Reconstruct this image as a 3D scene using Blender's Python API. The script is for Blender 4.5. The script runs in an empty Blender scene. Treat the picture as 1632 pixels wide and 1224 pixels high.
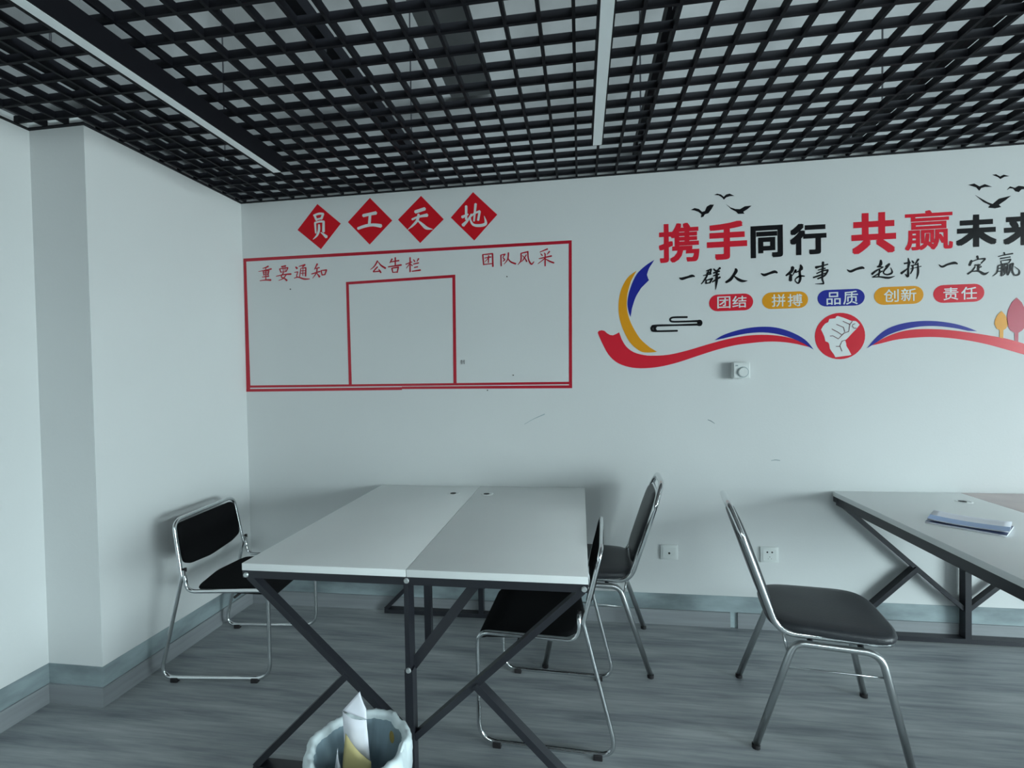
import bpy, bmesh, math, random
from mathutils import Vector, Matrix
from math import sin, cos, pi, radians as RAD
S = bpy.context.scene
random.seed(7)

# ------------------------------------------------------------------ camera
CAM = Vector((2.0546, -2.7267, 1.3890)); FOC = 767.5
YAW, PITCH, ROLL = .1415, -.0183, -.0192
fwd = Vector((-sin(YAW)*cos(PITCH), cos(YAW)*cos(PITCH), sin(PITCH)))
r0 = fwd.cross(Vector((0, 0, 1))).normalized(); u0 = r0.cross(fwd)
rgt = cos(ROLL)*r0 + sin(ROLL)*u0; upv = -sin(ROLL)*r0 + cos(ROLL)*u0
cd = bpy.data.cameras.new('camera'); cam = bpy.data.objects.new('camera', cd)
S.collection.objects.link(cam)
cam.matrix_world = Matrix(((rgt.x, upv.x, -fwd.x, CAM.x), (rgt.y, upv.y, -fwd.y, CAM.y), (rgt.z, upv.z, -fwd.z, CAM.z), (0, 0, 0, 1)))
cd.sensor_width = 36; cd.lens = 36*FOC/1632; cd.clip_start = .02
S.camera = cam
# ------------------------------------------------------------------ world, daylight, exposure
HC = 2.48          # underside of the open grid ceiling
SLAB = 4.20        # concrete slab above it, raised so the added clerestory lights it
XR, YB = 10.0, -7.2 # right wall, wall behind the camera
WY0, WY1, WZ0, WZ1 = -6.9, -3.0, .08, 4.10
CX0, CX1, CZ0, CZ1 = 2.2, 9.6, 2.62, 4.10   # unseen clerestory added behind the camera to light the plenum
w = bpy.data.worlds.new('world'); S.world = w; w.use_nodes = True
nt = w.node_tree; bg = nt.nodes['Background']
bg.inputs[1].default_value = 38
wn, wl = nt.nodes, nt.links   # overcast sky above the horizon, darker ground below it
wtc = wn.new('ShaderNodeTexCoord'); wsp = wn.new('ShaderNodeSeparateXYZ'); wrp = wn.new('ShaderNodeValToRGB')
wl.new(wtc.outputs['Generated'], wsp.inputs[0]); wma = wn.new('ShaderNodeMath'); wma.operation = 'MULTIPLY_ADD'; wma.inputs[1].default_value = .5; wma.inputs[2].default_value = .5
wl.new(wsp.outputs['Z'], wma.inputs[0]); wl.new(wma.outputs[0], wrp.inputs[0]); wl.new(wrp.outputs[0], bg.inputs[0])
we = wrp.color_ramp.elements; we[0].position = .485; we[0].color = (.58, .63, .65, 1); we[1].position = .515; we[1].color = (.83, .945, 1, 1)
la = bpy.data.lights.new('window_daylight', 'AREA'); la.shape = 'RECTANGLE'
la.size = WZ1-WZ0; la.size_y = WY1-WY0; la.cycles.is_portal = True
lo = bpy.data.objects.new('window_daylight', la); S.collection.objects.link(lo)
lo.location = (XR+.12, (WY0+WY1)/2, (WZ0+WZ1)/2); lo.rotation_euler = (0, RAD(90), 0)
la = bpy.data.lights.new('added_clerestory_light', 'AREA'); la.shape = 'RECTANGLE'  # portal of the added clerestory
la.size = CX1-CX0; la.size_y = CZ1-CZ0; la.cycles.is_portal = True
lo = bpy.data.objects.new('added_clerestory_light', la); S.collection.objects.link(lo)
lo.location = ((CX0+CX1)/2, YB-.11, (CZ0+CZ1)/2); lo.rotation_euler = (RAD(90), 0, 0)
S.view_settings.view_transform = 'Standard'; S.view_settings.look = 'None'
S.view_settings.gamma = 1; S.view_settings.use_curve_mapping = False
S.view_settings.exposure = 0.0
try:
    S.cycles.use_denoising = True
    S.cycles.diffuse_bounces = 6; S.cycles.max_bounces = 10
    S.cycles.sample_clamp_indirect = 6
except Exception: pass

# ------------------------------------------------------------------ materials
def mat(name, col, rough=.6, metal=0, spec=.5, nz=None, bump=None, coat=0, trans=0, tint=None):
    """nz=(scale,(sx,sy,sz),amount) colour variation; bump=(scale,strength)"""
    m = bpy.data.materials.new(name); m.use_nodes = True
    n = m.node_tree.nodes; l = m.node_tree.links; p = n['Principled BSDF']
    p.inputs['Base Color'].default_value = (*col, 1); p.inputs['Roughness'].default_value = rough
    p.inputs['Metallic'].default_value = metal; p.inputs['Specular IOR Level'].default_value = spec
    p.inputs['Coat Weight'].default_value = coat
    tc = n.new('ShaderNodeTexCoord')
    if nz:
        mp = n.new('ShaderNodeMapping'); mp.inputs['Scale'].default_value = nz[1]
        t = n.new('ShaderNodeTexNoise'); t.inputs['Scale'].default_value = nz[0]; t.inputs['Detail'].default_value = 6
        rp = n.new('ShaderNodeValToRGB'); a = nz[2]
        c2 = tint or col
        rp.color_ramp.elements[0].position = .35; rp.color_ramp.elements[1].position = .68
        rp.color_ramp.elements[0].color = (*[max(0, c*(1-a)) for c in col], 1)
        rp.color_ramp.elements[1].color = (*[min(1, c*(1+a)) for c in c2], 1)
        l.new(tc.outputs['Object'], mp.inputs[0]); l.new(mp.outputs[0], t.inputs['Vector'])
        l.new(t.outputs['Fac'], rp.inputs[0]); l.new(rp.outputs[0], p.inputs['Base Color'])
    if bump:
        t2 = n.new('ShaderNodeTexNoise'); t2.inputs['Scale'].default_value = bump[0]
        b = n.new('ShaderNodeBump'); b.inputs['Strength'].default_value = bump[1]; b.inputs['Distance'].default_value = .01
        l.new(tc.outputs['Object'], t2.inputs['Vector']); l.new(t2.outputs['Fac'], b.inputs['Height']); l.new(b.outputs[0], p.inputs['Normal'])
    return m
M = dict(
    wall=mat('wall_paint', (.70, .715, .715), .6, spec=.15, nz=(1.3, (1, 1, 1), .015), bump=(90, .04)),
    slab=mat('slab_paint', (.30, .30, .305), .8, nz=(1.1, (1, 1, 1), .3)),
    raw=mat('raw_render', (.19, .195, .20), .85, nz=(1.6, (1, 1, 1), .3)),
    grid=mat('grid_black', (.007, .007, .010), .6, spec=.16),
    band=mat('band_grey', (.21, .255, .27), .4, nz=(3, (1, 1, 2.5), .2), tint=(.33, .40, .42)),
    skirt=mat('skirting_laminate', (.27, .285, .30), .45, nz=(8, (.3, .3, 6), .08)),
    top=mat('desktop_laminate', (.85, .865, .86), .32, spec=.4, nz=(2, (1, 1, 1), .02)),
    topp=mat('desktop_pink', (.74, .60, .60), .32, spec=.4, nz=(4, (1, 1, 1), .12), tint=(.75, .62, .60)),
    steel=mat('black_steel', (.020, .021, .027), .32, spec=.55, bump=(300, .04)),
    bolt=mat('zinc', (.6, .63, .63), .35, metal=.6),
    chrome=mat('chrome', (.72, .74, .75), .16, metal=1),
    dchrome=mat('dull_chrome', (.55, .57, .58), .28, metal=1),
    fabric=mat('black_mesh_fabric', (.006, .006, .007), .9, spec=.15, bump=(700, .3)),
    vinylseat=mat('black_leatherette', (.034, .037, .043), .40, spec=.45, bump=(260, .12)),
    rubber=mat('rubber', (.012, .01, .012), .7),
    white=mat('white_plastic', (.74, .77, .76), .35),
    dark=mat('dark_hole', (.01, .01, .01), .6),
    diff=mat('light_diffuser', (.86, .88, .88), .5),
    red=mat('red_vinyl', (.64, .012, .022), .28, spec=.3),
    redt=mat('red_tape', (.48, .012, .03), .3, spec=.5),
    bred=mat('bright_red_vinyl', (.70, .02, .04), .28, spec=.3),
    black=mat('black_vinyl', (.008, .008, .01), .28, spec=.3),
    blue=mat('blue_vinyl', (.02, .028, .30), .28, spec=.3),
    orange=mat('orange_vinyl', (.78, .33, .015), .28, spec=.3),
    pink=mat('rose_vinyl', (.50, .05, .09), .28, spec=.3),
    wvin=mat('white_vinyl', (.74, .77, .77), .3),
    fline=mat('dark_red_line', (.13, .02, .035), .4),
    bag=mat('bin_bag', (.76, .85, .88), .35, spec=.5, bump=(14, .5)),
    bag_shade=mat('bin_bag_shaded', (.30, .40, .46), .4, bump=(14, .5)),  # same bag plastic, coloured darker for the shade inside the bin
    paper=mat('paper', (.80, .81, .88), .7),
    ypaper=mat('kraft_paper', (.50, .43, .20), .7),
    brown=mat('dark_wrapper', (.04, .018, .015), .5),
    stain=mat('stain', (.40, .30, .08), .5),
    bluep=mat('blue_print', (.20, .32, .60), .35),
    navy=mat('navy_print', (.04, .06, .16), .35),
    glass=mat('window_metal', (.6, .62, .62), .4),
)
# clear pane
g = bpy.data.materials.new('window_glass'); g.use_nodes = True
n = g.node_tree.nodes; l = g.node_tree.links; n.clear()
o_ = n.new('ShaderNodeOutputMaterial'); mx = n.new('ShaderNodeMixShader'); tr = n.new('ShaderNodeBsdfTransparent'); gl = n.new('ShaderNodeBsdfGlossy')
tr.inputs[0].default_value = (.92, .96, .95, 1); gl.inputs['Roughness'].default_value = .02; mx.inputs[0].default_value = .06
l.new(tr.outputs[0], mx.inputs[1]); l.new(gl.outputs[0], mx.inputs[2]); l.new(mx.outputs[0], o_.inputs[0])
M['pane'] = g
# floor: grey wood-look vinyl, grain running along X
f = bpy.data.materials.new('floor_vinyl'); f.use_nodes = True
n = f.node_tree.nodes; l = f.node_tree.links; p = n['Principled BSDF']
tc = n.new('ShaderNodeTexCoord')
def noise(scale, det, sc):
    mp = n.new('ShaderNodeMapping'); mp.inputs['Scale'].default_value = sc
    t = n.new('ShaderNodeTexNoise'); t.inputs['Scale'].default_value = scale; t.inputs['Detail'].default_value = det; t.inputs['Roughness'].default_value = .6
    l.new(tc.outputs['Object'], mp.inputs[0]); l.new(mp.outputs[0], t.inputs['Vector']); return t
t1 = noise(3.0, 6, (.55, 4.2, 1)); t2 = noise(9, 5, (.35, 7, 1)); t3 = noise(1.1, 2, (1, 1, 1))
ad = n.new('ShaderNodeMath'); ad.operation = 'MULTIPLY_ADD'; ad.inputs[1].default_value = .55
l.new(t2.outputs['Fac'], ad.inputs[0]); l.new(t1.outputs['Fac'], ad.inputs[2])
rp = n.new('ShaderNodeValToRGB'); e = rp.color_ramp.elements
e[0].position = .50; e[0].color = (.15, .168, .19, 1); e[1].position = 1.0; e[1].color = (.44, .46, .465, 1)
l.new(ad.outputs[0], rp.inputs[0]); l.new(rp.outputs[0], p.inputs['Base Color'])
mr = n.new('ShaderNodeMapRange'); mr.inputs['To Min'].default_value = .30; mr.inputs['To Max'].default_value = .5
l.new(t3.outputs['Fac'], mr.inputs[0]); l.new(mr.outputs[0], p.inputs['Roughness'])
b = n.new('ShaderNodeBump'); b.inputs['Strength'].default_value = .12; b.inputs['Distance'].default_value = .004
l.new(t2.outputs['Fac'], b.inputs['Height']); l.new(b.outputs[0], p.inputs['Normal'])
M['floor'] = f

# ------------------------------------------------------------------ helpers
def link(name, bm, m, parent=None, smooth=False, loc=None):
    me = bpy.data.meshes.new(name)
    bmesh.ops.recalc_face_normals(bm, faces=bm.faces[:])
    bm.to_mesh(me); bm.free()
    me.materials.append(M[m] if isinstance(m, str) else m)
    if smooth:
        for q in me.polygons: q.use_smooth = True
    o = bpy.data.objects.new(name, me); S.collection.objects.link(o)
    if parent: o.parent = parent
    if loc: o.location = loc
    return o
def auto_smooth(o, ang=40):
    me = o.data
    for q in me.polygons: q.use_smooth = True
    bm = bmesh.new(); bm.from_mesh(me)
    for ed in bm.edges:
        if len(ed.link_faces) == 2 and ed.calc_face_angle(0) > RAD(ang): ed.smooth = False
    bm.to_mesh(me); bm.free(); return o
def empty(name, loc=(0, 0, 0), rz=0, label=None, cat=None, group=None):
    o = bpy.data.objects.new(name, None); S.collection.objects.link(o); o.empty_display_size = .1
    o.location = loc; o.rotation_euler = (0, 0, rz); tag(o, label, cat, group); return o
def tag(o, label=None, cat=None, group=None, kind=None):
    if label: o['label'] = label
    if cat: o['category'] = cat
    if group: o['group'] = group
    if kind: o['kind'] = kind
    return o
def BM(): return bmesh.new()
def box(bm, lo, hi, bev=0):
    vs = [bm.verts.new((x, y, z)) for x in (lo[0], hi[0]) for y in (lo[1], hi[1]) for z in (lo[2], hi[2])]
    fs = [(0, 1, 3, 2), (4, 6, 7, 5), (0, 4, 5, 1), (2, 3, 7, 6), (0, 2, 6, 4), (1, 5, 7, 3)]
    ff = [bm.faces.new([vs[i] for i in q]) for q in fs]
    if bev:
        ed = list({e for q in ff for e in q.edges})
        bmesh.ops.bevel(bm, geom=ed, offset=bev, segments=2, affect='EDGES', profile=.5)
    return bm
def beam(bm, A, B, w, d, side=(0, 1, 0)):
    """bar from A to B; d measured along `side`, w across it"""
    A = Vector(A); B = Vector(B); t = (B-A).normalized(); s = Vector(side); s = (s-t*s.dot(t)).normalized(); c = t.cross(s)
    vs = []
    for P in (A, B):
        for i, j in ((-1, -1), (1, -1), (1, 1), (-1, 1)): vs.append(bm.verts.new(P+c*(w/2*i)+s*(d/2*j)))
    for q in ((0, 1, 2, 3), (7, 6, 5, 4), (0, 4, 5, 1), (1, 5, 6, 2), (2, 6, 7, 3), (3, 7, 4, 0)): bm.faces.new([vs[i] for i in q])
    return bm
def fillet(P, rad, closed=False, n=7):
    P = [Vector(q) for q in P]; N = len(P); out = []
    for i in range(N):
        if not closed and i in (0, N-1): out.append(P[i]); continue
        a, b_, c = P[i-1], P[i], P[(i+1) % N]
        r = rad[i] if isinstance(rad, (list, tuple)) else rad
        u = (a-b_); v = (c-b_); lu, lv = u.length, v.length; u /= lu; v /= lv
        th = u.angle(v)
        if r <= 0 or th > pi-.02: out.append(b_); continue
        t = min(r/math.tan(th/2), lu*.48, lv*.48)
        p0, p1 = b_+u*t, b_+v*t
        for k in range(n+1):
            s = k/n; out.append((1-s)**2*p0+2*s*(1-s)*b_*1+s*s*p1)
    return out
def tube(bm, P, r, closed=False, seg=10, flat=1.0):
    P = [Vector(q) for q in P]; N = len(P); rings = []
    T = []
    for i in range(N):
        if closed: t = P[(i+1) % N]-P[i-1]
        else: t = P[min(i+1, N-1)]-P[max(i-1, 0)]
        T.append(t.normalized())
    nrm = T[0].orthogonal().normalized()
    for i in range(N):
        nrm = (nrm-T[i]*nrm.dot(T[i])).normalized(); bi = T[i].cross(nrm)
        rings.append([bm.verts.new(P[i]+nrm*(r*cos(2*pi*k/seg))+bi*(r*flat*sin(2*pi*k/seg))) for k in range(seg)])
    rng = range(N) if closed else range(N-1)
    for i in rng:
        a, c = rings[i], rings[(i+1) % N]
        sh = 0
        if closed and i == N-1:
            sh = min(range(seg), key=lambda s: sum((a[k].co-c[(k+s) % seg].co).length for k in range(seg)))
        for k in range(seg): bm.faces.new((a[k], a[(k+1) % seg], c[(k+1+sh) % seg], c[(k+sh) % seg]))
    if not closed:
        bm.faces.new(rings[0][::-1]); bm.faces.new(rings[-1])
    return bm
def cushion(bm, outline, th, dome, fn):
    """outline: 2D points; rings inwards; fn(u,v,h)->3D"""
    N = len(outline); cx = sum(q[0] for q in outline)/N; cy = sum(q[1] for q in outline)/N
    prof = [(.0, 0), (.93, 0), (.985, th*.15), (1.0, th*.45), (.985, th*.78), (.93, th), (.75, th+dome*.45), (.5, th+dome*.8), (.25, th+dome*.96)]
    rings = []
    for s, h in prof[1:]:
        rings.append([bm.verts.new(fn(cx+(q[0]-cx)*s, cy+(q[1]-cy)*s, h)) for q in outline])
    cb = bm.verts.new(fn(cx, cy, 0)); ct = bm.verts.new(fn(cx, cy, th+dome))
    for a, c in zip(rings, rings[1:]):
        for k in range(N): bm.faces.new((a[k], a[(k+1) % N], c[(k+1) % N], c[k]))
    for k in range(N):
        bm.faces.new((cb, rings[0][(k+1) % N], rings[0][k])); bm.faces.new((ct, rings[-1][k], rings[-1][(k+1) % N]))
    return bm
def disc(bm, c, r, h, axis='z', seg=20, r2=None):
    c = Vector(c); r2 = r if r2 is None else r2; A = []; B_ = []
    for k in range(seg):
        a = 2*pi*k/seg
        d0 = {'z': Vector((cos(a), sin(a), 0)), 'y': Vector((cos(a), 0, sin(a))), 'x': Vector((0, cos(a), sin(a)))}[axis]
        off = {'z': Vector((0, 0, h)), 'y': Vector((0, h, 0)), 'x': Vector((h, 0, 0))}[axis]
        A.append(bm.verts.new(c+d0*r)); B_.append(bm.verts.new(c+off+d0*r2))
    bm.faces.new(A); bm.faces.new(B_[::-1])
    for k in range(seg): bm.faces.new((A[k], A[(k+1) % seg], B_[(k+1) % seg], B_[k]))
    return bm

# ------------------------------------------------------------------ the room
def struct(name, bm, m, parent=None): return tag(link(name, bm, m, parent), kind='structure')
LP, PYY = -.27, -.95      # left wall steps back at PYY
struct('floor', box(BM(), (LP-.1, YB-.1, -.1), (XR+.1, .1, 0)), 'floor')
ceil = struct('ceiling', box(BM(), (LP-.1, YB-.1, SLAB), (XR+.1, .1, SLAB+.15)), 'slab')
PZ = HC+.035      # paint stops just above the grid: raw render higher up
struct('wall_back', box(BM(), (LP-.1, 0, 0), (XR+.1, .12, PZ)), 'wall')
struct('wall_back_upper', box(BM(), (LP-.1, 0, PZ), (XR+.1, .12, SLAB)), 'raw')
bm = BM(); box(bm, (LP-.12, PYY, 0), (0, 0, PZ)); box(bm, (LP-.12, YB, 0), (LP, PYY, PZ)); struct('wall_left', bm, 'wall')
bm = BM(); box(bm, (LP-.12, PYY, PZ), (0, 0, SLAB)); box(bm, (LP-.12, YB, PZ), (LP, PYY, SLAB)); struct('wall_left_upper', bm, 'raw')
bm = BM(); box(bm, (LP-.1, YB-.12, 0), (XR+.1, YB, CZ0)); box(bm, (LP-.1, YB-.12, CZ1), (XR+.1, YB, SLAB))
box(bm, (LP-.1, YB-.12, CZ0), (CX0, YB, CZ1)); box(bm, (CX1, YB-.12, CZ0), (XR+.1, YB, CZ1)); struct('wall_front', bm, 'raw')  # opening left for the added clerestory
bm = BM()
for z in (CZ0, CZ1-.04): box(bm, (CX0, YB-.09, z), (CX1, YB-.04, z+.04))
for k in range(6):
    x = CX0+(CX1-CX0-.04)*k/5; box(bm, (x, YB-.09, CZ0+.04), (x+.04, YB-.04, CZ1-.04))
added_win = struct('added_clerestory', bm, 'glass')  # clerestory frame, added for the light above the grid
for k in range(5):
    x = CX0+(CX1-CX0-.04)*k/5; link('pane', box(BM(), (x+.04, YB-.068, CZ0+.04), (x+(CX1-CX0-.04)/5, YB-.062, CZ1-.04)), 'pane', added_win)
bm = BM()
box(bm, (XR, YB, 0), (XR+.2, WY0, SLAB)); box(bm, (XR, WY1, 0), (XR+.2, 0, SLAB))
box(bm, (XR, WY0, 0), (XR+.2, WY1, WZ0)); box(bm, (XR, WY0, WZ1), (XR+.2, WY1, SLAB))
struct('wall_right', bm, 'wall')
# window frame and panes
win = tag(link('window_1', box(box(BM(), (XR+.05, WY0, WZ0), (XR+.11, WY0+.05, WZ1)), (XR+.05, WY1-.05, WZ0), (XR+.11, WY1, WZ1)), 'glass'), kind='structure')
bm = BM()
for z in (WZ0, WZ1-.05, 2.35): box(bm, (XR+.05, WY0+.05, z), (XR+.11, WY1-.05, z+.05))
box(bm, (XR+.05, (WY0+WY1)/2-.025, WZ0+.05), (XR+.11, (WY0+WY1)/2+.025, WZ1-.05)); link('window_frame', bm, 'glass', win)
for k in range(2):
    y0 = WY0+.05+k*(WY1-WY0)/2-(.025 if k else 0)
    link('pane', box(BM(), (XR+.075, WY0+.05 if k == 0 else (WY0+WY1)/2+.025, WZ0+.05), (XR+.081, (WY0+WY1)/2-.025 if k == 0 else WY1-.05, WZ1-.05)), 'pane', win)
# grey painted band and laminate skirting
def runs(z0, z1, t, gap=None):
    bl = box(BM(), (0, PYY-t, z0), (t, -t, z1)); bl2 = box(BM(), (LP, PYY-t, z0), (0, PYY, z1))
    bl3 = box(BM(), (LP, YB, z0), (LP+t, PYY-t, z1)); return bl, bl2, bl3
H1, H2 = .083, .169
a, b2, c = runs(H1, H2, .003); struct('trim_1', a, 'band'); struct('trim_2', b2, 'band'); struct('trim_3', c, 'band')
struct('trim_4', box(BM(), (.003, -.003, 0), (XR, 0, H2)), 'band')
a, b2, c = runs(0, H1, .012); struct('baseboard_left', a, 'skirt'); struct('baseboard_column', b2, 'skirt'); struct('baseboard_front_left', c, 'skirt')
struct('baseboard_back', box(BM(), (.012, -.012, 0), (2.835, 0, H1)), 'skirt')
struct('baseboard_back_right', box(BM(), (2.873, -.012, 0), (XR, 0, H1)), 'skirt')

# open grid ceiling: every bar its own piece
PIT = .1061; bw, bh = .011, .028
xs = [1.415+PIT*k for k in range(-16, 90)]; xs = [x for x in xs if LP+.02 < x < XR-.03]
ys = [-.049-PIT*k for k in range(0, 90)]; ys = [y for y in ys if y > YB+.03]
mx_ = box(BM(), (0, -bw/2, 0), (1, bw/2, bh)); my_ = box(BM(), (-bw/2, 0, 0), (bw/2, 1, bh))
protox = link('grid_bar', mx_, 'grid', ceil); protoy = link('grid_bar', my_, 'grid', ceil); ux = uy = False
def put(pr, used, loc, sc):
    o = pr if not used else pr.copy()
    if used: S.collection.objects.link(o)
    o.location = loc; o.scale = sc
for y in ys:
    x0 = .004 if y > PYY else LP+.004
    put(protox, ux, (x0, y, HC+.001), (XR-.004-x0, 1, 1)); ux = True
for x in xs:
    y1 = -.004 if x > 0 else PYY-.004
    put(protoy, uy, (x, YB+.004, HC+.0005), (1, y1-YB-.004, 1)); uy = True
# wall angle around the grid
t = .018
struct('trim_5', box(BM(), (0, -t, HC-.004), (XR, 0, HC)), 'grid')
struct('trim_6', box(BM(), (0, PYY-t, HC-.004), (t, -t, HC)), 'grid')
struct('trim_7', box(BM(), (LP, PYY-t, HC-.004), (0, PYY, HC)), 'grid')
struct('trim_8', box(BM(), (LP, YB, HC-.004), (LP+t, PYY-t, HC)), 'grid')
for x in (.10, 1.19, 2.37, 3.46, 4.56, 5.66, 6.76, 7.86, 8.96):
    link('carrier_rail', box(BM(), (x-.018, YB+.05, HC+.075), (x+.018, -.03, HC+.125)), 'grid', ceil)
    for y in (-.25, -1.15, -2.1, -3.2, -4.4, -5.6):
        bm = BM(); tube(bm, [(x, y, HC+.12), (x+.01, y, SLAB)], .004, seg=6); box(bm, (x-.012, y-.01, HC+.04), (x+.012, y+.01, HC+.076))
        link('hanger_rod', bm, 'steel', ceil)
# slab services seen through the grid
bm = BM(); tube(bm, [(.9, YB+.2, 2.98), (.9, -.1, 2.98)], .03, seg=12); link('service_pipe', bm, 'steel', ceil, True)
link('cable_tray', box(BM(), (1.36, YB+.2, 2.96), (1.60, -.05, 3.00)), 'raw', ceil)

# ------------------------------------------------------------------ linear lights
for x, lab in ((.606, 'black linear ceiling light with white diffuser, nearest the left wall'), (2.145, 'black linear ceiling light with white diffuser, above the right edge of the left table')):
    tt = empty('linear_light', (x, -1.16, HC-.08), 0, lab, 'ceiling light', 'linear ceiling lights')
    y0, y1 = -.60, .62
    bm = BM(); box(bm, (-.024, y0, .001), (-.019, y1, .08)); box(bm, (.019, y0, .001), (.024, y1, .08)); box(bm, (-.019, y0, .07), (.019, y1, .08))
    link('housing', bm, 'grid', tt)
    bm = BM(); box(bm, (-.024, y0-.003, .001), (.024, y0, .08)); link('end_cap', bm, 'grid', tt)
    bm = BM(); box(bm, (-.024, y1, .001), (.024, y1+.003, .08)); link('end_cap', bm, 'grid', tt)
    link('diffuser', box(BM(), (-.019, y0, 0), (.019, y1, .02)), 'diff', tt)

# ------------------------------------------------------------------ wall graphics
def ray(px, py): return fwd+rgt*((px-816)/FOC)-upv*((py-612)/FOC)
def W(px, py):                      # point of the back wall seen at that pixel of the photograph
    v = ray(px, py); t = -CAM.y/v.y; q = CAM+v*t; return (q.x, q.z)
class ZR:                           # a magnified crop of the photograph: origin and scale
    def __init__(s, ox, oy, k): s.o = (ox, oy); s.k = k
    def __call__(s, x, y): return W(s.o[0]+x/s.k, s.o[1]+y/s.k)
def spline(P, n=5, closed=False):
    out = []; N = len(P)
    for i in range(N if closed else N-1):
        g_ = (lambda j: P[j % N]) if closed else (lambda j: P[min(max(j, 0), N-1)])
        p0, p1, p2, p3 = g_(i-1), g_(i), g_(i+1), g_(i+2)
        for k in range(n):
            s = k/n
            out.append(tuple(.5*((2*p1[d])+(-p0[d]+p2[d])*s+(2*p0[d]-5*p1[d]+4*p2[d]-p3[d])*s*s+(-p0[d]+3*p1[d]-3*p2[d]+p3[d])*s**3) for d in range(len(p1))))
    if not closed: out.append(P[-1])
    return out
def plate(bm, pts, y0, th=.0006):   # polygon on the wall, y0 = back face distance from wall
    a = [bm.verts.new((x, -y0-th, z)) for x, z in pts]; b_ = [bm.verts.new((x, -y0, z)) for x, z in pts]
    bm.faces.new(a); N = len(a)
    for k in range(N): bm.faces.new((a[k], b_[k], b_[(k+1) % N], a[(k+1) % N]))
def brush(bm, zr, st, y0, k=1.0, smooth=True):
    P = spline(st, 5) if (smooth and len(st) > 2) else list(st)
    L = []; R_ = []
    for i, q in enumerate(P):
        a = P[max(i-1, 0)]; c = P[min(i+1, len(P)-1)]
        dx, dy = c[0]-a[0], c[1]-a[1]; d = math.hypot(dx, dy) or 1; nx, ny = -dy/d, dx/d; h = q[2]*k/2
        L.append((q[0]+nx*h, q[1]+ny*h)); R_.append((q[0]-nx*h, q[1]-ny*h))
    def capp(q, d, first):
        h = q[2]*k/2
        return [(q[0]+d[0]*h*.6, q[1]+d[1]*h*.6)]
    d0 = (P[0][0]-P[1][0], P[0][1]-P[1][1]); m0 = math.hypot(*d0) or 1; d1 = (P[-1][0]-P[-2][0], P[-1][1]-P[-2][1]); m1 = math.hypot(*d1) or 1
    C0 = capp(P[0], (d0[0]/m0, d0[1]/m0), 1); C1 = capp(P[-1], (d1[0]/m1, d1[1]/m1), 0)
    V = lambda q, y: bm.verts.new((*[zr(*q)[0]], -y, zr(*q)[1]))
    y = y0+.0005
    Lv = [V(q, y) for q in L]; Rv = [V(q, y) for q in R_]; c0 = V(C0[0], y); c1 = V(C1[0], y)
    for i in range(len(Lv)-1): bm.faces.new((Lv[i], Lv[i+1], Rv[i+1], Rv[i]))
    bm.faces.new((c0, Lv[0], Rv[0])); bm.faces.new((c1, Rv[-1], Lv[-1]))
def strokes(name, zr, sts, m, y0, parent, k=1.0, smooth=True):
    bm = BM()
    for i, st in enumerate(sts): brush(bm, zr, st, y0+i*.00005, k, smooth)
    me = link(name, bm, m, parent)
    # face the room
    for q in me.data.polygons:
        if q.normal.y > 0: q.flip()
    return me
def shape(name, zr, pts, m, y0=.0004, parent=None, sm=True):
    P = spline(pts, 4, True) if sm else pts
    bm = BM(); plate(bm, [zr(*q) for q in P], y0); return link(name, bm, m, parent)
def glyph(name, ch, bx, m, y0, parent, bold=0.0):
    """one printed character, fitted to a pixel box (x0,y0,x1,y1) of the photograph on the wall plane"""
    cu = bpy.data.curves.new('t', 'FONT'); cu.body = ch; cu.resolution_u = 3; cu.extrude = .0
    ob = bpy.data.objects.new('t', cu); S.collection.objects.link(ob)
    dg = bpy.context.evaluated_depsgraph_get(); me = bpy.data.meshes.new_from_object(ob.evaluated_get(dg))
    bpy.data.objects.remove(ob); bpy.data.curves.remove(cu)
    X = [v.co.x for v in me.vertices]; Y = [v.co.y for v in me.vertices]
    xa, xb, ya, yb = min(X), max(X), min(Y), max(Y)
    cx = (bx[0]+bx[2])/2; sl = -.055*(bx[2]-bx[0])/2
    top = W(cx, bx[1]-sl)[1]; bot = W(cx, bx[3]+sl)[1]; cy = (bx[1]+bx[3])/2; lx = W(bx[0], cy)[0]; rx = W(bx[2], cy)[0]
    for v in me.vertices:
        v.co = (lx+(v.co.x-xa)/(xb-xa)*(rx-lx), -y0-.0005, bot+(v.co.y-ya)/(yb-ya)*(top-bot))
    sc_ = (rx-lx)/(xb-xa); bm = BM()
    base = [v.co.copy() for v in me.vertices]; cxx, czz = (lx+rx)/2, (top+bot)/2; bd = bold*sc_; fx_ = 1-2*bd/(rx-lx); fz_ = 1-2*bd/(top-bot)
    for k in range(8 if bold else 1):
        dx, dz = [(bd*a_, bd*b_) for a_, b_ in ((1, 1), (1, 0), (1, -1), (0, -1), (-1, -1), (-1, 0), (-1, 1), (0, 1))][k] if bold else (0, 0)
        for v, c_ in zip(me.vertices, base): v.co = (cxx+(c_.x-cxx)*fx_+dx, c_.y-.00002*k, czz+(c_.z-czz)*fz_+dz)
        bm.from_mesh(me)
    bpy.data.meshes.remove(me); o = link(name, bm, m, parent)
    for q in o.data.polygons:
        if q.normal.y > 0: q.flip()
    return o

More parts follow.
